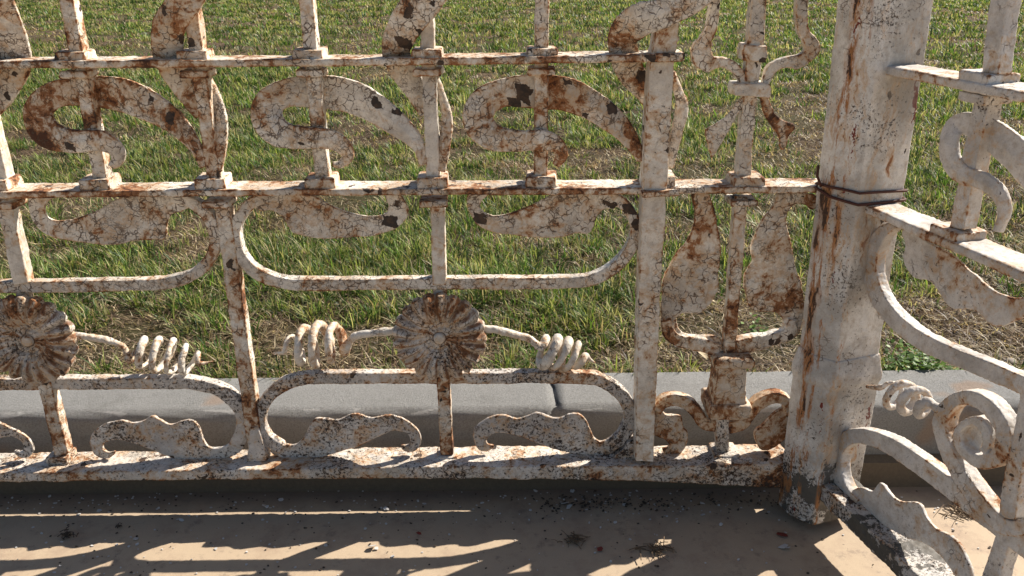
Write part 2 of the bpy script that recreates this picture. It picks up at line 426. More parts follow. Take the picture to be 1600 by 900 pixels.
bm = bmesh.new(); q = [bm.verts.new(v) for v in ((-6, .036, -.005), (6, .036, -.005), (6, .072, -.005), (-6, .072, -.005), (-6, .041, .052), (6, .041, .052), (6, .072, .055), (-6, .072, .055))]
for f in ((0, 1, 5, 4), (1, 2, 6, 5), (2, 3, 7, 6), (3, 0, 4, 7), (4, 5, 6, 7), (3, 2, 1, 0)): bm.faces.new([q[i] for i in f])
tag(plain('mortar_strip', bm, M['mortar'], smooth=False), None, None, kind='structure')

# ------------------------------------------------------------------ front fence
fence = thing('iron_fence', 'long rusty white cast-iron fence panel with S-scrolls, round flowers and coiled tendrils behind the pavement', 'fence', FRONT.pt(500, 712, 0))
fence.location.z = 0.0
P = FRONT
VP = (820.0, 3740.0)
def vx(x, y, y2): return x + (VP[0]-x)*(y2-y)/(VP[1]-y)      # where an upright through (x,y) stands at height y2
def B(): return bmesh.new()

def spot_list(L):
    o = []
    for px, py, rr_, sq_ in L:
        p = P.pt(px, py, .004)-fence.location; o.append((p.x, p.z, rr_*.00105, sq_))
    return o
M['spotr'] = paint('rusted_scroll_paint', rust=.78, crack=.75, chip=.1, pit=.3, seed=3, spots=spot_list([(233,155,5,.8),(264,186,6,.9),(117,225,6,1.2),(818,150,13,1.0),(801,162,9,1.3),(957,171,7,.9),(916,184,4,1.4),(886,130,3,2.2),(265,15,5,.7),(288,60,7,.6)]))
M['spotc'] = paint('cracked_scroll_paint', rust=.58, crack=.92, chip=.1, pit=.2, seed=2, spots=spot_list([(590,164,8,.9),(619,175,5,1.3),(643,14,8,.8),(660,50,8,.7),(633,66,9,1.3),(678,2,4,1),(610,346,8,1.6),(619,319,5,.8),(748,340,8,1.3),(991,248,7,.7),(984,325,8,1.6),(993,350,9,.7),(950,318,5,2.2),(145,312,4,2.4),(1005,120,9,.8),(1003,205,6,.6)]))
bm = B(); sweep(bm, P, [(-150, 103.5, 12), (0, 101.5, 12), (400, 99, 12), (700, 96, 12), (1000, 91.5, 12.5), (1072, 89.5, 13)], .056, off=.03)
part('rail', bm, M['rusty'], fence, .0024)
bm = B(); sweep(bm, P, [(-150, -322, 12), (500, -328, 12), (1240, -334, 12)], .056, off=.03)
part('rail', bm, M['rusty'], fence, .0024)
bm = B(); sweep(bm, P, [(-150, 307, 11), (0, 305.5, 11), (400, 301.7, 10.5), (930, 299.5, 10.5), (1250, 297, 11), (1300, 297, 11)], .056, off=.03)
part('rail', bm, M['rusty'], fence, .0024)
bm = B(); sweep(bm, P, [(-150, 748, 14), (0, 747, 14), (640, 739.5, 18), (1000, 741, 24), (1120, 743, 32), (1238, 744, 39)], .069, off=.045)
o = part('rail', bm, M['rail'], fence, .0024, .006, .003); o['label'] = 'deep bottom rail with flaking paint'

# balusters: (x at y=289)
mats = ['std', 'std', 'rusty', 'crack', 'std', 'std', 'rusty']
ups = [(2, 'std'), (158, 'rusty'), (335, 'rusty'), (504, 'crack'), (677, 'std'), (845, 'rusty')]
for x, mt in ups:
    bm = B(); sweep(bm, P, [(vx(x, 289, -330), -330), (vx(x, 289, -60), -60), (vx(x, 289, 84), 84), (vx(x, 289, 287), 287)], .024, off=.012, w=22, k=8)
    part('baluster', bm, M[mt], fence)
# collar blocks
def collar(x, y, hgt, sx, mt, off=0.0, mul=1.0):
    c = P.pt(x, y, off); bm = B()
    box(bm, P, c, sx, sx*mul, hgt, random.uniform(-.06, .06), .95)
    return part('collar', bm, M[mt], fence, .002, .004, .002)
for x, mt in ups+[(1028, 'rusty')]:
    if x != 1028: collar(vx(x, 289, 83), 81-(.0 if x > 100 else 0)+(7-.0085*x*.9), .016, .047, 'rusty')
    collar(vx(x, 289, 110), 112+(4-.007*x), .011, .044, mt) if x != 1028 else None
    collar(vx(x, 289, 280), 280+(5-.006*x), .018, .050, 'rusty')
for x in (5, 340, 677): collar(vx(x, 289, 312), 317-.005*x, .011, .046, 'rusty')
for x in (97, 699): collar(x, 713, .018, .040, 'rail')
# lower uprights
for (a, b, wd, mt) in (((4, 312), (32, 445), 24, 'std'), ((68, 600), (96, 712), 22, 'rusty'), ((346, 318), (400, 712), 24, 'rusty'), ((683, 318), (686.5, 446), 22, 'std'), ((692, 590), (698, 712), 20, 'rusty')):
    bm = B(); sweep(bm, P, [a, ((a[0]+b[0])/2, (a[1]+b[1])/2), b], .023, off=.0125, w=wd, k=8); part('baluster', bm, M[mt], fence)
bm = B(); sweep(bm, P, [(1058, -330, 36), (1044, 20, 36), (1034, 110, 38), (1023, 300, 38), (1014, 500, 33), (1007, 722, 29)], .040, off=.036, k=10)
o = part('post', bm, M['std'], fence); o['label'] = 'thick square upright in front of the rails'
bm = B(); sweep(bm, P, [(1003, 91, .046, 13), (1068, 90, .046, 14)], .018); part('clamp', bm, M['rusty'], fence); bm = B(); sweep(bm, P, [(1003, 305, .046, 10), (1062, 302, .046, 10)], .012)
part('clamp', bm, M['rusty'], fence)

# S-scrolls: (x, y, offset of the front face, width)
S1 = [(318,262,.012,12),(303,228,.008,20),(272,192,.000,31),(232,166,-.006,40),(190,149,-.010,45),(150,143,-.012,42),(112,143,-.008,38),(78,151,-.002,43),(57,177,.002,46),(70,207,.008,44),(100,220,.016,37),(130,221,.022,33),(158,221,.024,31),(179,233,.020,24),(183,250,.016,20),(172,261,.014,12)]
S2 = [(662,258,.012,12),(652,226,.008,22),(622,196,.000,32),(588,171,-.006,39),(550,152,-.010,44),(515,145,-.012,46),(478,143,-.010,43),(446,146,-.006,43),(420,162,-.002,46),(418,190,.004,48),(440,211,.012,40),(475,216,.022,33),(508,217,.024,31),(533,227,.020,26),(543,244,.014,20),(532,257,.012,14),(519,257,.012,7)]
S3 = [(1002,252,.012,12),(990,226,.008,24),(962,192,.000,34),(926,166,-.006,41),(886,148,-.010,46),(850,144,-.012,47),(815,143,-.010,44),(782,146,-.006,42),(752,164,-.002,45),(748,193,.004,46),(770,215,.012,40),(810,221,.022,32),(848,220,.024,31),(873,229,.020,23),(877,245,.014,18),(868,259,.012,11)]
for s, mt in ((S1, 'spotr'), (S2, 'spotc'), (S3, 'spotr')):
    bm = B(); sweep(bm, P, [(a_, b_, c_, d_*(1.16 if d_ > 25 and i_ < 7 else 1.04)) for i_, (a_, b_, c_, d_) in enumerate(s)], .007, bulge=.003); part('scroll', bm, M[mt], fence, .0017, .004, .0013)
# twisted bands that climb past the even balusters and over the top rail
bands = [([(330,-60,.03,50),(290,-2,.03,54),(264,38,.022,52),(261,76,.006,50),(273,112,-.012,44),(293,146,-.018,36),(316,178,-.018,26)], [(322,118,-.012,8),(336,150,-.008,13),(345,190,.0,18),(344,225,.006,20),(336,268,.010,20)], 'spotr'),
         ([(700,-55,.03,50),(660,2,.03,60),(633,40,.022,54),(618,78,.006,46),(630,110,-.012,42),(652,146,-.018,34),(668,178,-.018,24)], [(680,118,-.012,8),(690,150,-.008,13),(698,185,.0,17),(695,222,.006,19),(686,268,.010,20)], 'spotc'),
         ([(1150,-60,.05,44),(1090,-8,.05,46),(1040,20,.048,46),(1000,32,.038,54),(974,60,.012,48),(984,108,-.012,46),(1008,142,-.018,34),(1022,170,-.018,24)], [(1052,112,-.012,8),(1060,142,-.008,14),(1066,170,.0,20),(1058,208,.004,18),(1046,262,.006,14)], 'spotc'),
         ([(30,-70,.03,50),(-6,-8,.02,52),(8,60,.004,64),(18,100,-.010,58),(4,140,-.016,46),(-20,180,-.018,30)], None, 'crack')]
for a, b, mt in bands:
    bm = B(); sweep(bm, P, a, .007, bulge=.003)
    if b: sweep(bm, P, b, .009, bulge=.003)
    part('twisted_band', bm, M[mt], fence)

# upper loops with leaves
leafA = [(47,303),(45,330),(53,350),(70,367),(100,375),(140,380),(177,383),(213,376),(240,374),(257,373),(260,360),(262,347),(270,335),(286,330),(300,318),(280,304),(233,304),(195,308),(173,317),(147,331),(120,341),(93,345),(76,341),(69,330),(72,319),(84,304)]
leafB = [(407,330),(396,316),(420,304),(480,304),(507,316),(533,329),(560,336),(583,338),(602,334),(607,322),(603,304),(624,304),(635,318),(638,333),(630,348),(613,360),(587,368),(553,371),(527,373),(497,373),(473,368),(457,364),(447,350),(437,337),(422,329)]
leafC = [(732,303),(730,323),(737,340),(747,353),(770,363),(800,368),(833,371),(857,372),(880,370),(900,364),(920,365),(928,352),(934,337),(944,328),(960,326),(972,314),(955,302),(920,302),(887,302),(860,306),(840,316),(813,328),(793,335),(773,338),(757,333),(750,325),(753,313),(764,303)]
bm = B(); plate(bm, P, leafA, .004, .006)
sweep(bm, P, [(-160, 452, .010, 18), (0, 450, .010, 18), (200, 447, .010, 18), (262, 443, .010, 18), (305, 428, .010, 18), (331, 398, .010, 18), (334, 362, .010, 18), (318, 332, .010, 18), (290, 314, .008, 16), (255, 308, .006, 12)], .019)
part('loop', bm, M['spotc'], fence, .0017, .004, .0012)
bm = B(); plate(bm, P, leafB, .004, .006); plate(bm, P, leafC, .004, .006)
sweep(bm, P, [(435, 308, .006, 12), (400, 314, .008, 17), (377, 334, .010, 18), (366, 365, .010, 18), (374, 400, .010, 18), (400, 428, .010, 18), (440, 443, .010, 18), (490, 446, .010, 18), (685, 444, .010, 18), (880, 443, .010, 18), (930, 436, .010, 18), (965, 416, .010, 18), (987, 388, .010, 18), (994, 358, .010, 18), (983, 330, .010, 18), (964, 313, .008, 17), (930, 307, .006, 12)], .019)
part('loop', bm, M['spotc'], fence, .0017, .004, .0012)
# lower loops with leaves
def z3(x0, y0, L): return [(x0+x/3, y0+y/3) for x, y in L]
leafD = z3(0, 450, [(540,768),(515,800),(455,792),(422,745),(428,690),(470,650),(520,630),(570,622),(620,634),(670,625),(712,603),(745,617),(800,640),(860,622),(902,624),(932,652),(947,702),(970,740),(1003,754),(1050,748),(1090,718),(1118,690),(1160,700),(1140,752),(1090,792),(1000,812),(900,817),(820,802),(740,772),(660,742),(600,722),(540,714),(493,728),(482,755),(505,772)])
leafE = z3(380, 450, [(150,700),(190,730),(240,738),(285,700),(310,645),(342,612),(400,617),(450,618),(500,596),(540,592),(600,610),(680,598),(740,610),(790,640),(825,680),(832,730),(805,768),(760,768),(735,742),(772,738),(782,710),(760,682),(710,672),(650,690),(590,722),(520,750),(450,768),(400,785),(330,806),(260,818),(190,805),(125,765)])
leafF = z3(700, 450, [(217,742),(185,768),(140,758),(118,710),(125,665),(160,630),(210,605),(260,597),(320,615),(370,602),(420,587),(470,605),(520,612),(570,592),(612,592),(645,620),(665,662),(682,702),(712,722),(750,714),(790,690),(800,740),(770,775),(720,788),(640,784),(560,773),(480,752),(400,722),(330,697),(260,682),(212,686),(182,712),(190,736)])
leafG = z3(0, 450, [(62,765),(100,768),(108,745),(90,715),(50,700),(0,705),(-60,720),(-160,740),(-160,640),(-60,600),(0,635),(50,660),(110,690),(145,725),(155,765),(130,798),(90,795)])
bm = B(); plate(bm, P, leafD, .006, .007)
plate(bm, P, leafG, .006, .007)
sweep(bm, P, [(-160, 602, .010, 18), (0, 602, .010, 18), (240, 600, .010, 17), (300, 601, .010, 17), (345, 614, .010, 18), (373, 640, .010, 19), (378, 668, .010, 20), (366, 698, .010, 18)], .019)
part('loop', bm, M['pit'], fence, .0017, .004, .0018)
bm = B(); plate(bm, P, leafE, .006, .007); plate(bm, P, leafF, .006, .007)
sweep(bm, P, [(440, 703, .010, 14), (415, 688, .010, 18), (404, 662, .010, 19), (412, 632, .010, 19), (436, 607, .010, 18), (475, 594, .010, 17), (560, 592, .010, 17), (690, 592, .010, 17), (900, 592, .010, 17), (945, 600, .010, 18), (975, 624, .010, 19), (985, 655, .010, 19), (974, 684, .010, 19), (950, 702, .010, 14)], .019)
part('loop', bm, M['pit'], fence, .0017, .004, .0018)
# short spikes where loops meet the bottom rail
bm = B(); sweep(bm, P, [(397, 668, .016, 12), (400, 700, .018, 26), (402, 722, .020, 34)], .03); part('foot', bm, M['pit'], fence)
bm = B(); sweep(bm, P, [(988, 690, .016, 12), (985, 710, .018, 30), (980, 724, .020, 46)], .03); part('foot', bm, M['pit'], fence)

# flowers
def flower(px, py, R0, seed):
    r = random.Random(seed); c = P.pt(px, py, .018)
    bm = B(); NT_, NR = 240, 26; npet = 21
    ph = r.uniform(0, 6)
    front = []; 
    top = bm.verts.new(c + P.N*.006); bot = bm.verts.new(c - P.N*.010)
    jit = [r.uniform(-.35, .35) for _ in range(40)]
    for i in range(1, NR+1):
        q = i/NR; ring = []
        for j in range(NT_):
            th = 2*math.pi*j/NT_
            thp = th
            lob = abs(math.cos(npet*thp/2))**.7
            rr = R0*q*(1-(.085*(1-lob)*q**4)+.008*math.sin(4*th+ph)*q)
            hgt = .006 - .006*math.exp(-((q-.30)/.12)**2) + .004*math.sin(math.pi*q**1.2) + .0135*(lob-.35)*min(max(q-.34, 0)*3.2, 1)*(.88+.12*math.sin(7*th+ph)) + .0022*math.sin(9*q*6+3*th)*math.exp(-((q-.3)/.2)**2) - .012*max(0, q-.8)
            hgt += .0012*math.sin(23*th+9*q+ph)*q
            ring.append(bm.verts.new(c + P.D*rr*math.cos(th) + Vector((0, 0, 1))*rr*math.sin(th) + P.N*hgt))
        front.append(ring)
    back = [bm.verts.new(v.co - P.N*((v.co-c).dot(P.N)+.006)) for v in front[-1]]
    for j in range(NT_):
        k = (j+1) % NT_
        bm.faces.new((top, front[0][j], front[0][k]))
        for a, b in zip(front, front[1:]): bm.faces.new((a[j], b[j], b[k], a[k]))
        bm.faces.new((front[-1][j], back[j], back[k], front[-1][k])); bm.faces.new((bot, back[k], back[j]))
    lc = c-fence.location
    M['fl'] = paint('rusted_flower_paint', rust=.60, crack=.8, chip=.2, pit=.9, seed=4+seed, base=(.68,.61,.53), polar=(lc.x, lc.z, 21))
    o = part('flower', bm, M['fl'], fence, .0014, .004, .0018)
    bm = B(); pts = [c+P.N*t for t in (.0, .006, .011, .013, .014)]
    tube(bm, pts, [.0105, .0105, .0095, .006, .0015], 20)
    cc = c + P.N*.014
    bo = part('boss', bm, M['std'], o, .0014, .001, .001)
    return o
flower(687, 526, .081, 1); flower(46, 530, .083, 2)
bm = B(); sweep(bm, P, [(686, 440), (688, 470)], .012, off=.008, w=22); part('stem', bm, M['heavy'], fence); bm = B(); sweep(bm, P, [(689, 575), (691, 600)], .012, off=.010, w=26); part('stem', bm, M['heavy'], fence)
bm = B(); sweep(bm, P, [(34, 448), (37, 475)], .012, off=.008, w=22); part('stem', bm, M['heavy'], fence); bm = B(); sweep(bm, P, [(60, 585), (68, 606)], .012, off=.010, w=26); part('stem', bm, M['heavy'], fence)

# coiled tendrils
def tendril(rod, axis, tip, turns, rads, sgn=1, ph=0.0, rr=.0056, pl=P, hand=1, par=None, mt='std', squash=1.0, sh=0.0):
    pts = []; rad = []
    for p in cr(rod, 6): pts.append(pl.pt(p[0], p[1], p[2])); rad.append(rr*1.05)
    A = pl.pt(*axis[0]); Bx = pl.pt(*axis[1]); ax = (Bx-A)
    up_ = Vector((0, 0, 1)); side = pl.N
    n = int(turns*22)
    for i in range(n+1):
        t = i/n; a = ph+hand*2*math.pi*turns*t
        rd = np.interp(t, [0, .15, .5, .85, 1], rads)
        pts.append(A+ax*t+up_*math.cos(a)*rd+side*math.sin(a)*rd*squash+ax.normalized()*math.cos(a)*rd*sh*(1 if ax.x > 0 else -1)); rad.append(rr*1.17*(1.12-.38*t)*(1+.16*math.sin(17*t+ph*3)+.08*math.sin(41*t)))
    T = pl.pt(*tip); L = pts[-1]
    for k in (.33, .66, 1): pts.append(L.lerp(T, k)); rad.append(rr*(.72-.42*k))
    # light smoothing of the joins
    for _ in range(2): pts = [pts[0]]+[pts[i]*.5+(pts[i-1]+pts[i+1])*.25 for i in range(1, len(pts)-1)]+[pts[-1]]
    bm = B(); tube(bm, pts, rad, 12)
    return part('tendril', bm, M[mt], par or fence, .0014, .006, .0018)
tendril([(100,524,.012),(128,525,.012),(165,531,.008),(196,541,.004)], [(206,547,.0),(312,566,.0)], (334,564,.0), 4.9, [.016,.026,.032,.023,.009], ph=2.2, sh=.35, rr=.0052)
tendril([(636,518,.012),(606,518,.012),(575,521,.008),(548,527,.004)], [(538,532,.0),(448,545,.0)], (428,552,.0), 3.9, [.017,.030,.039,.027,.014], ph=2.4, rr=.0064, sh=-.12)
tendril([(745,514,.012),(772,515,.012),(806,523,.008),(832,530,.008)], [(842,546,.0),(912,560,.0)], (930,568,.0), 4.2, [.020,.027,.030,.024,.006], ph=1.2, rr=.0066, hand=-1, sh=.40)

# narrow end bay with lyre and urn
bm = B(); sweep(bm, P, [(1204, -330, 22), (1190, -60, 22), (1187, 0, 24), (1180, 80, 25), (1174, 140, 22), (1168, 200, 22), (1162, 287, 22)], .023, off=.0125, k=8); part('baluster', bm, M['crack'], fence)
bm = B(); sweep(bm, P, [(1159, 308, 20), (1152, 400, 20), (1146, 480, 18), (1139, 570, 20)], .022, off=.012, k=8); part('baluster', bm, M['rusty'], fence)
bm = B(); sweep(bm, P, [(1128, 640, 24), (1130, 712, 18)], .022, off=.012); part('baluster', bm, M['rail'], fence)
bm = B(); sweep(bm, P, [(1181, 71, 36), (1180, 84, 39), (1179, 97, 36)], .038, off=.019); part('collar', bm, M['crack'], fence)
bm = B(); sweep(bm, P, [(1176, 131, 56), (1176, 141, 60), (1175, 152, 56)], .040, off=.022); part('collar', bm, M['std'], fence)
armL = z3(1020, 0, [(290,-160),(278,-60),(270,0),(262,60),(250,130),(220,180),(190,210),(182,260),(200,310),(240,335),(262,342),(290,325),(330,318),(370,340),(400,370),(415,400),(450,400),(432,340),(385,288),(335,272),(290,265),(275,235),(280,190),(300,140),(315,60),(318,0),(328,-60),(342,-160)])
armR = z3(1020, 0, [(655,-160),(668,-60),(672,0),(672,80),(680,150),(710,200),(715,240),(680,262),(620,270),(560,295),(530,330),(515,385),(520,402),(548,395),(570,350),(610,322),(650,320),(680,328),(730,300),(778,252),(785,212),(770,180),(740,150),(730,100),(730,0),(724,-60),(712,-160)])
wgL = z3(1020, 0, [(440,440),(395,480),(350,540),(300,580),(247,610),(255,670),(270,720),(277,742),(310,700),(350,630),(400,540),(440,480)])
wgR = z3(1020, 0, [(505,445),(520,530),(555,590),(590,640),(595,690),(613,705),(630,680),(637,640),(670,592),(612,566),(572,530),(550,480),(535,445)])
for L in (armL, armR): bm = B(); plate(bm, P, L, .010, .015); part('lyre_arm', bm, M['crack'], fence)
for L in (wgL, wgR): bm = B(); plate(bm, P, L, .008, .006); part('lyre_leaf', bm, M['crack'] if L is wgL else M['rusty'], fence)
lfL = z3(980, 270, [(310,95),(315,200),(298,290),(240,370),(190,450),(167,520),(158,620),(160,700),(180,760),(230,800),(300,820),(380,832),(432,850),(450,810),(430,772),(370,765),(300,765),(252,745),(228,708),(232,672),(270,654),(335,658),(372,635),(405,600),(430,540),(428,470),(437,400),(432,300),(420,220),(402,160),(380,95)])
lfR = z3(980, 270, [(715,95),(690,150),(640,210),(600,290),(583,350),(588,410),(552,470),(555,560),(572,630),(612,651),(680,655),(722,680),(730,718),(700,750),(640,765),(560,775),(512,790),(515,850),(600,838),(700,812),(770,790),(812,740),(830,660),(825,560),(802,470),(780,380),(760,300),(747,230),(762,170),(795,148),(840,152),(868,172),(895,150),(890,110),(830,92)])
for L in (lfL, lfR):
    bm = B(); plate(bm, P, L, .006, .007)
    if L is lfL: sweep(bm, P, z3_ if False else [(1040, 500, .012, 16), (1046, 522, .012, 18), (1065, 535, .012, 20), (1098, 540, .012, 20), (1125, 548, .012, 20)], .020)
    else: sweep(bm, P, [(1240, 500, .012, 16), (1232, 522, .012, 18), (1208, 532, .012, 20), (1180, 537, .012, 20), (1150, 545, .012, 22)], .020)
    part('leaf', bm, M['rusty'], fence, .0018, .008, .002)
# urn of the end bay
def lathe_sq(bm, prof, c, n=4, rot=math.pi/4):
    rings = []
    for z, rr in prof:
        rings.append([bm.verts.new(Vector((c.x+rr*math.cos(rot+2*math.pi*j/n), c.y+rr*math.sin(rot+2*math.pi*j/n), z))) for j in range(n)])
    for a, b in zip(rings, rings[1:]):
        for j in range(n): bm.faces.new((a[j], a[(j+1) % n], b[(j+1) % n], b[j]))
    bm.faces.new(rings[0]); bm.faces.new(list(reversed(rings[-1])))
c = P.pt(1137, 600, 0)
def zz(y, off=.025): return P.pt(1137, y, off).z
bm = B(); lathe_sq(bm, [(zz(577), .036), (zz(572), .049), (zz(562), .051), (zz(557), .044)], P.pt(1139, 566, 0)); part('urn_rim', bm, M['heavy'], fence)
bm = B(); lathe_sq(bm, [(zz(632), .042), (zz(618), .039), (zz(600), .037), (zz(580), .036), (zz(573), .036)], P.pt(1136, 600, 0)); part('urn', bm, M['heavy'], fence)
bm = B(); lathe_sq(bm, [(zz(652), .048), (zz(650), .052), (zz(633), .053), (zz(630), .050)], P.pt(1133, 638, 0)); part('urn_foot', bm, M['heavy'], fence)
sl_ = z3(980, 470, [(140,490),(180,535),(250,545),(262,590),(283,620),(275,680),(240,725),(200,735),(165,700),(200,685),(175,650),(125,620)])
sr_ = z3(980, 470, [(770,500),(700,520),(640,580),(598,620),(605,660),(630,700),(680,695),(740,650),(775,600)])
bm = B(); plate(bm, P, sl_, .006, .009); sweep(bm, P, [(1120, 667, .012, 18), (1100, 662, .012, 18), (1090, 648, .012, 18), (1074, 632, .012, 18), (1054, 627, .012, 18), (1036, 632, .012, 17), (1026, 645, .012, 16)], .020); part('foot_scroll', bm, M['heavy'], fence)
bm = B(); plate(bm, P, sr_, .006, .009); sweep(bm, P, [(1138, 670, .012, 18), (1160, 664, .012, 18), (1172, 648, .012, 18), (1188, 632, .012, 18), (1212, 623, .012, 18), (1230, 630, .012, 17), (1237, 650, .012, 16)], .020); part('foot_scroll', bm, M['heavy'], fence)
collar(1164, 280, .018, .052, 'rusty'); collar(1158, 313, .010, .046, 'rusty'); collar(1131, 706, .014, .05, 'rail')

# ------------------------------------------------------------------ pillar
PC = ground(1291, 788, 0)                       # centre of the pillar on the pavement
PC = Vector((.549, -.047, 0))

pillar = thing('fence_pillar', 'thick faceted white iron pillar with peeling paint at the corner of two fences', 'pillar', PC)
sec = [(-.066, .006), (-.055, -.030), (-.020, -.062), (.069, -.031), (.070, .014), (.034, .056), (-.036, .050)]
def prism(bm, secs, c):
    rings = [[bm.verts.new(Vector((c.x+x*k-.014*max(0, z-.3)/.85, c.y+y*k, z))) for x, y in sec] for z, k in secs]
    for a, b in zip(rings, rings[1:]):
        n = len(sec)
        for j in range(n): bm.faces.new((a[j], a[(j+1) % n], b[(j+1) % n], b[j]))
    bm.faces.new(rings[0]); bm.faces.new(list(reversed(rings[-1])))
bm = B(); prism(bm, [(.30, .90), (.5, .90), (1.15, .93)], PC); part('shaft', bm, M['pillar'], pillar, .0018, .002, .0014)
bm = B(); prism(bm, [(.020, .95), (.05, .95), (.292, 1.0), (.298, 1.045), (.310, 1.045), (.345, .93)], PC); part('plinth', bm, M['pillar'], pillar, .0026, .003, .0016)
bm = B(); h = FRONT.pt(1309, 627, .098); tube(bm, [h-Vector((0, .003, 0)), h+Vector((0, .02, 0))], .0055, 12)
bolt = plain('bolt', bm, M['dark'], pillar)
# wire tied round it
wz = P.pt(1330, 305, .10).z
def ring(dz, ph, k=1.0):
    pts = []
    sm = [sec[i//8] if i % 8 == 0 else tuple(np.array(sec[i//8])*(1-(i % 8)/8)+np.array(sec[(i//8+1) % len(sec)])*(i % 8)/8) for i in range(8*len(sec))]
    for i, (x, y) in enumerate(sm):
        a = 2*math.pi*i/len(sm)
        pts.append(Vector((PC.x-.005+x*k*.945, PC.y+y*k*.96, wz+dz+.006*math.sin(a+ph))))
    pts.append(pts[0]); return pts
bm = B(); tube(bm, ring(0, .5), .0021, 8); tube(bm, ring(-.009, 2.2, 1.005), .0023, 8)
e = P.pt(1279, 258, .05); s0 = P.pt(1283, 292, .06); tube(bm, [s0, (s0+e)/2+Vector((-.004, 0, 0)), e], .0021, 8)
tag(plain('tie_wire', bm, M['wire']), 'rusty brown wire wound twice around the white pillar', 'wire')

# ------------------------------------------------------------------ side fence
SD = Vector((.267, -.964, 0)).normalized()
Q = Plane(Vector((.563, -.072, 0)), SD)
side = thing('iron_fence', 'weathered white fence panel with a round spiral running from the pillar towards the viewer', 'fence', Q.pt(1420, 880, 0))
side.location.z = 0
if Q.N.dot(CAM-Q.O) < 0: Q.N = -Q.N
def zrail(bm, z1, z0, s0, s1, half, drop=0):
    A = Q.O+Q.D*s0; Bq = Q.O+Q.D*s1
    c = (A+Bq)/2 - Q.N*drop; c = Vector((c.x, c.y, (z0+z1)/2)); box(bm, Q, c, s1-s0, half*2, z1-z0)
Z1 = P.pt(400, 93, .03).z; Z2 = P.pt(400, 296.5, .03).z; Z3 = P.pt(400, 735, .045).z
bm = B(); zrail(bm, Z1-.008, Z1-.021, .014, .9, .028); part('rail', bm, M['side'], side, .0026)
bm = B(); zrail(bm, Z2-.014, Z2-.027, .014, .9, .028); part('rail', bm, M['side'], side, .0026)
bm = B(); zrail(bm, Z3, Z3-.034, .02, .9, .034, .0); part('rail', bm, M['sidelow'], side, .0026, .006, .003)
def qw(bm, pts, depth, **k): sweep(bm, Q, pts, depth, **k)
bm = B(); qw(bm, [(1576, -70, .012, 30), (1560, 0, .012, 28), (1546, 116, .012, 26)], .022); part('baluster', bm, M['side'], side)
bm = B(); qw(bm, [(1538, 140, .012, 26), (1516, 240, .012, 25), (1494, 358, .012, 24)], .022); part('baluster', bm, M['side'], side)
def qblock(px, py, hh, sx, mt):
    bm = B(); box(bm, Q, Q.pt(px, py, 0), sx, sx, hh); part('collar', bm, M[mt], side, .002, .004, .002)
qblock(1545, 121, .016, .05, 'side'); qblock(1540, 152, .012, .046, 'side'); qblock(1497, 362, .014, .05, 'side')
bm = B(); qw(bm, [(1660,330,.0,52),(1605,262,.0,52),(1560,220,-.002,50),(1520,196,.0,40),(1492,196,.006,30),(1480,220,.014,26),(1482,248,.016,30),(1500,272,.016,30),(1532,282,.016,28),(1556,300,.014,24),(1567,328,.012,20),(1556,362,.012,14)], .007, bulge=.003)
part('scroll', bm, M['side'], side)
lfS = z3(1240, 250, [(505,330),(522,400),(515,480),(560,552),(640,572),(690,640),(740,700),(820,700),(870,722),(920,772),(980,780),(1040,752),(1100,720),(1180,660),(1180,560),(1100,600),(1080,640),(1030,645),(960,625),(900,590),(850,540),(800,500),(760,460),(710,430),(620,380),(540,325)])
bm = B(); plate(bm, Q, lfS, .004, .006); qw(bm, [(1395,352,.010,12),(1376,364,.010,20),(1360,395,.010,22),(1358,430,.010,23),(1372,470,.010,24),(1402,507,.010,25),(1450,540,.010,26),(1520,570,.010,27),(1600,604,.010,29),(1700,648,.010,32)], .018)
part('loop', bm, M['side'], side)
lfT = [(1330,770),(1345,762),(1362,768),(1374,754),(1388,770),(1405,783),(1434,786),(1446,808),(1462,826),(1490,842),(1508,870),(1520,910),(1500,912),(1478,880),(1448,852),(1410,838),(1375,818),(1345,800)]
bm = B(); plate(bm, Q, lfT, .004, .007); qw(bm, [(1338,786,.010,12),(1316,766,.010,16),(1304,735,.010,20),(1306,705,.010,22),(1322,686,.010,24),(1346,682,.010,24),(1385,695,.010,25),(1430,724,.010,27),(1485,765,.010,28),(1545,812,.010,30),(1640,885,.010,34)], .020)
part('loop', bm, M['side'], side)
bm = B(); qw(bm, [(1640,812,.012,26),(1585,826,.012,26),(1556,816,.012,25),(1520,776,.012,24),(1490,730,.012,22),(1472,690,.012,20),(1468,655,.012,22),(1486,628,.012,22),(1515,622,.012,23),(1545,640,.012,24),(1566,675,.012,24),(1562,708,.012,26),(1538,722,.012,24),(1512,714,.012,16),(1494,690,.012,12),(1498,668,.012,12),(1520,658,.012,14),(1538,672,.012,14),(1541,692,.012,13),(1533,706,.012,8)], .022)
plate(bm, Q, [(1500,668),(1516,662),(1532,672),(1536,692),(1526,706),(1508,704),(1496,688)], -.004, .008)
part('spiral', bm, M['side'], side)
bm = B(); qw(bm, [(1640, 440, .010, 30), (1604, 640, .010, 29), (1582, 740, .010, 28), (1572, 812, .010, 27)], .022); qw(bm, [(1568, 836, .010, 26), (1545, 910, .010, 30), (1525, 980, .010, 30)], .022)
part('baluster', bm, M['side'], side)
tendril([(1470,640,.008),(1458,634,.008)], [(1452,636,.0),(1384,610,.0)], (1354,604,.0), 3.1, [.012,.019,.023,.024,.010], ph=0.4, rr=.0058, pl=Q, par=side, mt='side', squash=.9)

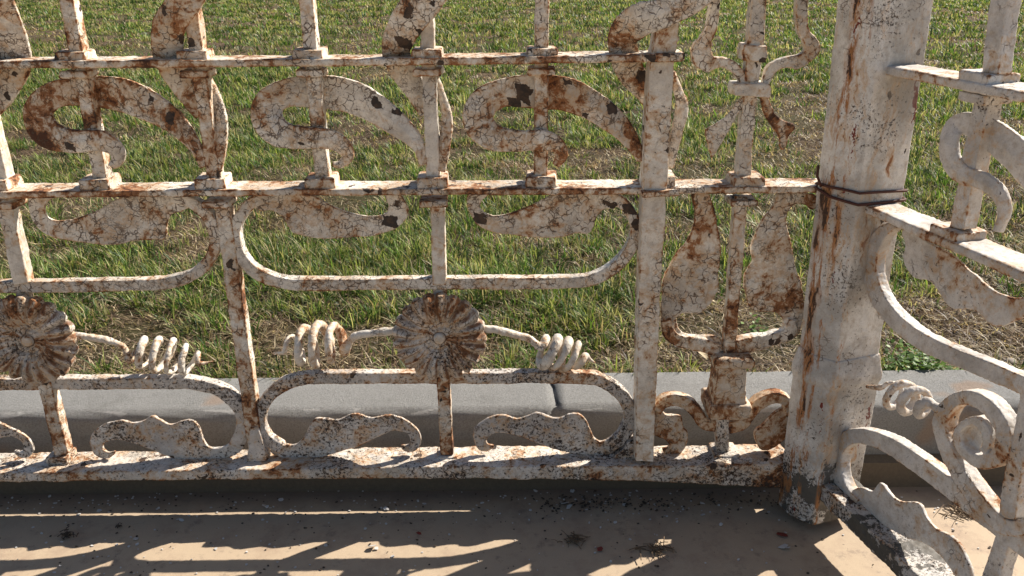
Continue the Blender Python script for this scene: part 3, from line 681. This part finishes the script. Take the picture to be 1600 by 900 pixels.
# ------------------------------------------------------------------ lawn grass (nobody could count the blades)
def blades(name, bx, by, length, width, ang, lean, cols, bz=None):
    n = len(bx); zb = (lawn_z(bx, by)-.004) if bz is None else bz
    dx, dy = np.cos(ang), np.sin(ang)          # lean direction
    tw = ang + rng.uniform(.8, 2.3, n); sx, sy = np.cos(tw), np.sin(tw)
    out = np.zeros((n, 7, 3)); hgt = length*np.cos(lean); run = length*np.sin(lean)
    for i, (t, ww) in enumerate(((0, 1.0), (.38, .95), (.72, .68))):
        hz = hgt*(t*1.25-.25*t*t)*1.0; rn_ = run*(t**1.7)
        for k, s in enumerate((-.5, .5)):
            out[:, i*2+k, 0] = bx+dx*rn_+sx*width*ww*s; out[:, i*2+k, 1] = by+dy*rn_+sy*width*ww*s; out[:, i*2+k, 2] = zb+hz
    out[:, 6, 0] = bx+dx*run; out[:, 6, 1] = by+dy*run; out[:, 6, 2] = zb+hgt
    V = out.reshape(-1, 3); b = np.arange(n)[:, None]*7
    quads = np.stack([b+np.array([0, 1, 3, 2]), b+np.array([2, 3, 5, 4])], 1).reshape(-1, 4); tris = (b+np.array([4, 5, 6])).reshape(-1, 3)
    me = bpy.data.meshes.new(name); nq, ntv = len(quads), len(tris)
    me.vertices.add(len(V)); me.vertices.foreach_set('co', V.astype(np.float32).ravel())
    loops = np.concatenate([quads.ravel(), tris.ravel()]); me.loops.add(len(loops)); me.loops.foreach_set('vertex_index', loops.astype(np.int32))
    st = np.concatenate([np.arange(nq)*4, nq*4+np.arange(ntv)*3]); me.polygons.add(nq+ntv); me.polygons.foreach_set('loop_start', st.astype(np.int32))
    me.update(calc_edges=True)
    ca = me.color_attributes.new('Col', 'FLOAT_COLOR', 'POINT')
    cc = np.ones((n, 7, 4)); cc[:, :, :3] = cols[:, None, :]; 
    ca.data.foreach_set('color', cc.astype(np.float32).ravel())
    return me
def vn(x, y, seed):
    xi = np.floor(x).astype(np.int64); yi = np.floor(y).astype(np.int64); fx = x-xi; fy = y-yi
    fx = fx*fx*(3-2*fx); fy = fy*fy*(3-2*fy)
    def h(a, b):
        n = (a*374761393+b*668265263+seed*974711) & 0xffffffff; n = ((n ^ (n >> 13))*1274126177) & 0xffffffff
        return ((n ^ (n >> 16)) & 0xffff)/32768.0-1
    return (h(xi, yi)*(1-fx)+h(xi+1, yi)*fx)*(1-fy)+(h(xi, yi+1)*(1-fx)+h(xi+1, yi+1)*fx)*fy
def green_mask(x, y):
    g = .15+.75*vn(x*2.3+5, y*1.9, 11)+.70*vn(x*5.7, y*4.9, 12)+.50*vn(x*13, y*12, 13)+.50*vn(x*31, y*29, 14)
    for px, py, rad, k in BARE:
        p = ground(px, py, GZ); g = g - .62*k*np.exp(-(((x-p.x)/rad)**2+((y-p.y)/(rad*1.1))**2))
    return g
BARE = [(200, 548, .16, 2.2), (60, 560, .12, 1.2), (540, 555, .16, 1.5), (470, 470, .10, 1.2), (780, 560, .14, 1.8), (860, 400, .16, 2.0), (1195, 530, .16, 4.5), (1010, 560, .10, .8), (1560, 510, .20, 4.0), (1560, 300, .2, 1.2), (640, 120, .5, 1.4), (900, 240, .2, .7),
        (560, 250, .2, .4), (80, 320, .2, 1.2), (250, 330, .2, -1.0), (420, 420, .25, -2.0), (620, 400, .3, -2.2), (900, 470, .2, -1.5), (150, 430, .22, -1.2), (1170, 100, .5, -1.0), (1250, 190, .3, 1.4), (1500, 60, .5, .8), (340, 500, .12, -1.0), (700, 330, .25, -1.2), (1420, 400, .2, -1.0)]
def zone(y0, y1, dens, spread, lmin, lmax, wid, xw=.76, xoff=.75):
    # tufts in a fan in front of the fence (a margin on both sides for other viewpoints)
    A = (y1-y0)*((y0+y1+2.7)*xw+2*xoff); nt = int(A*dens/spread[1])
    u = rng.uniform(0, 1, nt*3); y = y0+(y1-y0)*u; hw = (y+1.35)*xw+xoff
    keep = rng.uniform(0, 1, nt*3) < hw/((y1+1.35)*xw+xoff); y = y[keep][:nt]; hw = hw[keep][:nt]
    x = rng.uniform(-1, 1, len(y))*hw
    g = green_mask(x, y); pg = 1/(1+np.exp(-(g+.18)*5.5))
    isg = rng.uniform(0, 1, len(y)) < pg
    nb = np.where(isg, spread[1], int(spread[1]*1.1)); idx = np.repeat(np.arange(len(y)), nb)
    n = len(idx); gi = isg[idx]
    rad = spread[0]*np.sqrt(rng.uniform(0, 1, n))*np.where(gi, 1, 2.2); th = rng.uniform(0, 2*np.pi, n)
    bx = x[idx]+rad*np.cos(th); by = y[idx]+rad*np.sin(th)
    ok = by > y0-.004
    bx, by, idx, gi, th = bx[ok], by[ok], idx[ok], gi[ok], th[ok]; n = len(bx)
    tl = (rng.uniform(.6, 1.35, len(y))*np.clip(.92+.22*g, .55, 1.4))[idx]
    kill = (g[idx] < -.35) & (rng.uniform(0, 1, n) < .45); kp = ~kill
    bx, by, idx, gi, th, tl = bx[kp], by[kp], idx[kp], gi[kp], th[kp], tl[kp]; n = len(bx)
    L = rng.uniform(lmin, lmax, n)*tl*np.where(gi, 1, .8)
    lean = np.where(gi, np.abs(rng.normal(.85, .40, n)).clip(0, 1.5), rng.uniform(.75, 1.5, n))
    ang = th+rng.normal(0, .5, n); ang = np.where(rng.uniform(0, 1, n) < .25, rng.normal(-2.2, .8, n), ang)
    wdt = wid*rng.uniform(.6, 1.3, n)*np.clip((by+1.35)/3.2, 1, 4)
    base = np.array([[.060, .120, .022], [.105, .180, .034], [.23, .275, .070], [.028, .066, .016], [.34, .33, .14]])
    dry = np.array([[.46, .37, .21], [.34, .24, .15], [.20, .135, .085], [.50, .42, .26], [.12, .08, .055]])
    tufttone = rng.integers(0, 5, len(y))[idx]; ch = np.where(rng.uniform(0, 1, n) < .5, tufttone, rng.integers(0, 5, n))
    tb = rng.uniform(.6, 1.5, len(y))[idx][:, None]; cols = np.where(gi[:, None], base[ch], dry[ch])*rng.uniform(.7, 1.35, (n, 1))*tb
    odd = gi & (rng.uniform(0, 1, n) < .10); cols[odd] = dry[rng.integers(0, 4, odd.sum())]
    return bx, by, L, wdt, ang, lean, cols
Z = [zone(KB+.004, 1.1, 32000, (.022, 22), .022, .054, .0028), zone(1.1, 2.6, 19000, (.032, 22), .024, .056, .0031), zone(2.6, 5.5, 7000, (.045, 24), .030, .062, .0033), zone(5.5, 16, 1900, (.08, 26), .034, .066, .0034)]
def fringe():
    n = 5200; x = rng.uniform(-1.8, 1.9, n); y = KB+rng.uniform(.0, .03, n); g = green_mask(x, y); ok = (g > -.7) & (vnoise(x*9, y*0, 21) > -.5)
    x, y = x[ok], y[ok]; n = len(x); d = rng.uniform(0, 1, n) < .35
    cols = np.where(d[:, None], np.array([.40, .32, .19]), np.array([.09, .13, .03]))*rng.uniform(.6, 1.5, (n, 1))
    return x, y, rng.uniform(.02, .06, n), .0025*rng.uniform(.6, 1.3, n), rng.normal(-1.6, .6, n), np.abs(rng.normal(.9, .35, n)).clip(0, 1.35), cols
Z.append(fringe())
Z = [np.concatenate([z[i] for z in Z]) for i in range(7)]
print('blades', len(Z[0]))
gm = blades('lawn_grass', *Z)
tag(link('lawn_grass', gm, M['grass'], smooth=False), 'patchy green and straw coloured lawn grass behind the kerb', 'grass', kind='stuff')
# dead straw and thatch lying flat
def straw():
    n = 60000; y = KB+.003+rng.uniform(0, 1, n)**1.8*5; hw = (y+1.35)*.72+.5; x = rng.uniform(-1, 1, n)*hw
    L = rng.uniform(.010, .042, n)*rng.choice([1, 1, 1, 1.6], n); lean = rng.uniform(1.1, 1.6, n); dry = np.array([[.38, .29, .18], [.28, .19, .12], [.15, .10, .065], [.07, .048, .034], [.50, .42, .28]])
    cols = dry[rng.integers(0, 5, n)]*rng.uniform(.7, 1.2, (n, 1))
    w_ = .0022*rng.uniform(.5, 1.4, n)*np.clip((y+1.35)/3, 1, 3)
    return blades('straw_thatch', x, y, L, w_, rng.uniform(0, 6.28, n), lean, cols, lawn_z(x, y)+rng.uniform(.001, .012, n))
tag(link('straw_thatch', straw(), M['grass'], smooth=False), 'dry straw lying over the bare patches of the lawn', 'straw', kind='stuff')

# ------------------------------------------------------------------ low weeds by the kerb
def weed(px0, px1, py, label, n=520):
    a = ground(px0, py, GZ); b = ground(px1, py, GZ); r = random.Random(int(px0))
    bm = B(); bs = B(); cols = []
    for i in range(n):
        u = r.gauss(.5, .24); v = abs(r.gauss(0, .5)); x = a.x+(b.x-a.x)*u; y = a.y+.01+v*.10
        z = GZ+.006+r.uniform(0, .035)*(1-min(abs(u-.5)*1.6, .9)); L = r.uniform(.007, .014); th = r.uniform(0, 6.28)
        d = Vector((math.cos(th), math.sin(th), r.uniform(-.2, .7))).normalized(); s_ = d.cross(Vector((r.uniform(-.4, .4), r.uniform(-.4, .4), 1))).normalized()
        p = Vector((x, y, z)); vs = [bm.verts.new(p+d*q*L+s_*w_*L) for q, w_ in ((0, 0), (.35, .32), (.75, .30), (1, 0), (.75, -.30), (.35, -.32))]
        bm.faces.new(vs); c_ = r.choice([(.10, .19, .035), (.17, .28, .05), (.07, .13, .03)]); cols += [c_]*6
    o = plain('weed_clump', bm, M['grass'], None, False); tag(o, label, 'weed', None, 'stuff'); ca = o.data.color_attributes.new('Col', 'FLOAT_COLOR', 'POINT')
    ca.data.foreach_set('color', np.array([list(c_)+[1] for c_ in cols], np.float32).ravel())
weed(1375, 1520, 600, 'low leafy green weed growing over the kerb behind the spiral', 620)
weed(1165, 1215, 545, 'small green weed in bare soil behind the urn shaped baluster', 60)

# ------------------------------------------------------------------ litter
def chip(bm, p, s, r, curl=.25):
    n = r.randint(5, 7); th0 = r.uniform(0, 6.28); vs = []; t1, t2 = r.uniform(-curl, curl), r.uniform(-curl, curl)
    for i in range(n):
        a = th0+6.28*i/n; rr = s*r.uniform(.5, 1); x, y = rr*math.cos(a), rr*math.sin(a)
        vs.append((p.x+x, p.y+y*.8, p.z+.0012+x*t1+y*t2+abs(t1)*s+abs(t2)*s))
    top = [bm.verts.new(v) for v in vs]; bot = [bm.verts.new((v[0], v[1], v[2]-.0009)) for v in vs]
    bm.faces.new(top); bm.faces.new(list(reversed(bot)))
    for i in range(n): bm.faces.new((top[i], bot[i], bot[(i+1) % n], top[(i+1) % n]))
r = random.Random(3)
for name, mt, num, lab in (('paint_flakes', 'chipw', 420, 'scattered tiny white paint flakes on the pavement under the fence'), ('dark_crumbs', 'dark', 420, 'scattered dark crumbs of rust and soil on the pavement')):
    bm = B()
    for i in range(num):
        px = r.uniform(-60, 1660); py = r.choice((r.uniform(768, 905), r.gauss(790, 14)))
        if px > 700 and r.random() < .25: py = r.gauss(785, 10); px = r.gauss(980, 160)
        p = ground(px, max(py, 768), 0)
        chip(bm, p, r.uniform(.0012, .0036)*(1.8 if r.random() < .12 else 1) if name == 'paint_flakes' else r.uniform(.001, .0036), r)
    tag(plain(name, bm, M[mt], smooth=False), lab, 'debris', kind='stuff')
big = [(882, 792, .012, 'large curled white paint flake in the shade below the end of the light slit'), (1224, 857, .010, 'white paint flake near the shadow edge at lower right'), (583, 857, .009, 'white paint flake lying in the sunlit strip below the first round flower'),
       (414, 794, .007, 'white paint chip sitting on the thin line of light'), (603, 797, .006, 'tiny white chip at the right part of the line of light'), (1418, 560, 0, '')]
for x, y, s_, lab in big:
    if not s_: continue
    bm = B(); p = ground(x, y, 0); chip(bm, Vector((0, 0, 0)), s_, r, .5); chip(bm, Vector((s_*.7, -s_*.3, 0)), s_*.6, r, .5)
    o = plain('paint_chip', bm, M['chipw'], smooth=False); o.location = p; tag(o, lab, 'paint chip', 'paint chips fallen from the fence')
for x, y, s_, lab in ((938, 860, .007, 'small dark red flake on shaded pavement below the tall post'), (1222, 838, .011, 'dark red flake at the foot of the pillar shadow'), (655, 836, .007, 'small dark red flake on pavement below the middle baluster')):
    bm = B(); p = ground(x, y, 0); chip(bm, Vector((0, 0, 0)), s_, r, .3); o = plain('red_flake', bm, M['redscrap'], smooth=False); o.location = p; tag(o, lab, 'flake', 'red flakes on the pavement')
def twigs(px, py, rad, n, lab, mt='twig'):
    bm = B()
    for i in range(n):
        a = r.uniform(0, 6.28); d = rad*abs(r.gauss(0, .5)); th = r.uniform(0, 6.28); L = rad*r.uniform(.3, 1.0)
        c_ = Vector((d*math.cos(a), d*math.sin(a)*.6, r.uniform(.001, .008))); v = Vector((math.cos(th), math.sin(th), r.uniform(-.05, .1)))*L/2
        tube(bm, [c_-v, c_+Vector((0, 0, .002)), c_+v], r.uniform(.0004, .0010), 5)
    o = plain('twig_pile', bm, M[mt]); o.location = ground(px, py, 0); tag(o, lab, 'twigs', 'small piles of twigs and grass on the pavement')
twigs(1022, 862, .040, 34, 'flat pile of dry twigs with white flakes on the pavement below the narrow end bay')
twigs(896, 846, .030, 36, 'round pile of dark twigs in the shade left of the lighter twig pile')
twigs(106, 838, .016, 34, 'small dark tuft of litter in the shade below the left flower', 'dark')
twigs(186, 826, .008, 16, 'tiny dark scrap near the left scroll shadow', 'dark')
twigs(1510, 800, .050, 50, 'pile of dry twigs lying beyond the side fence')
for x, y in ((1100, 790), (1180, 772)): pass
bm = B()
for i in range(150):
    px = r.choice((r.gauss(1150, 60), r.gauss(980, 50), r.gauss(880, 30))); py = r.gauss(778, 6)+(10 if px < 1050 else 0); p = ground(px, max(py, 768), 0); chip(bm, p, r.uniform(.0015, .0045), r, .6)
tag(plain('leaf_litter', bm, M['dark'], smooth=False), 'dark crumbly litter heaped under the rail beside the pillar', 'debris', kind='stuff')
# stones and a dry leaf on the soil
def stone(px, py, s_, lab):
    p = ground(px, py, GZ+.004); bm = B(); bmesh.ops.create_icosphere(bm, subdivisions=3, radius=1)
    for v in bm.verts:
        f = 1+.18*math.sin(v.co.x*3+px)+.12*math.sin(v.co.y*4+py); v.co = Vector((v.co.x*s_*f, v.co.y*s_*.7*f, v.co.z*s_*.45*f))
    o = plain('stone', bm, M['stone']); o.location = p; tag(o, lab, 'stone', 'small stones in the soil behind the kerb')
stone(1212, 584, .012, 'pale flat pebble in dark soil just right of the urn'); stone(1578, 566, .016, 'grey stone in the soil near the right edge')
def dleaf(px, py, s_, lab):
    bm = B(); n = 9; L = []
    for i in range(n):
        t = i/(n-1); w_ = s_*.32*math.sin(math.pi*min(t*1.05, 1))**.8+.0004; z = .006+.006*math.sin(t*3)
        L.append([bm.verts.new((s_*(t-.5), k*w_, z+abs(k)*w_*.5)) for k in (-1, 0, 1)])
    for a, b in zip(L, L[1:]):
        for k in range(2): bm.faces.new((a[k], b[k], b[k+1], a[k+1]))
    o = plain('dry_leaf', bm, M['dryleaf']); o.location = ground(px, py, GZ+.008); o.rotation_euler.z = r.uniform(0, 6); tag(o, lab, 'leaf', 'dry leaves on the soil')
dleaf(1097, 560, .035, 'pale curled dry leaf beside the urn'); dleaf(1110, 478, .03, 'pale dry leaf on soil behind the left end-bay leaf')
print('done build')
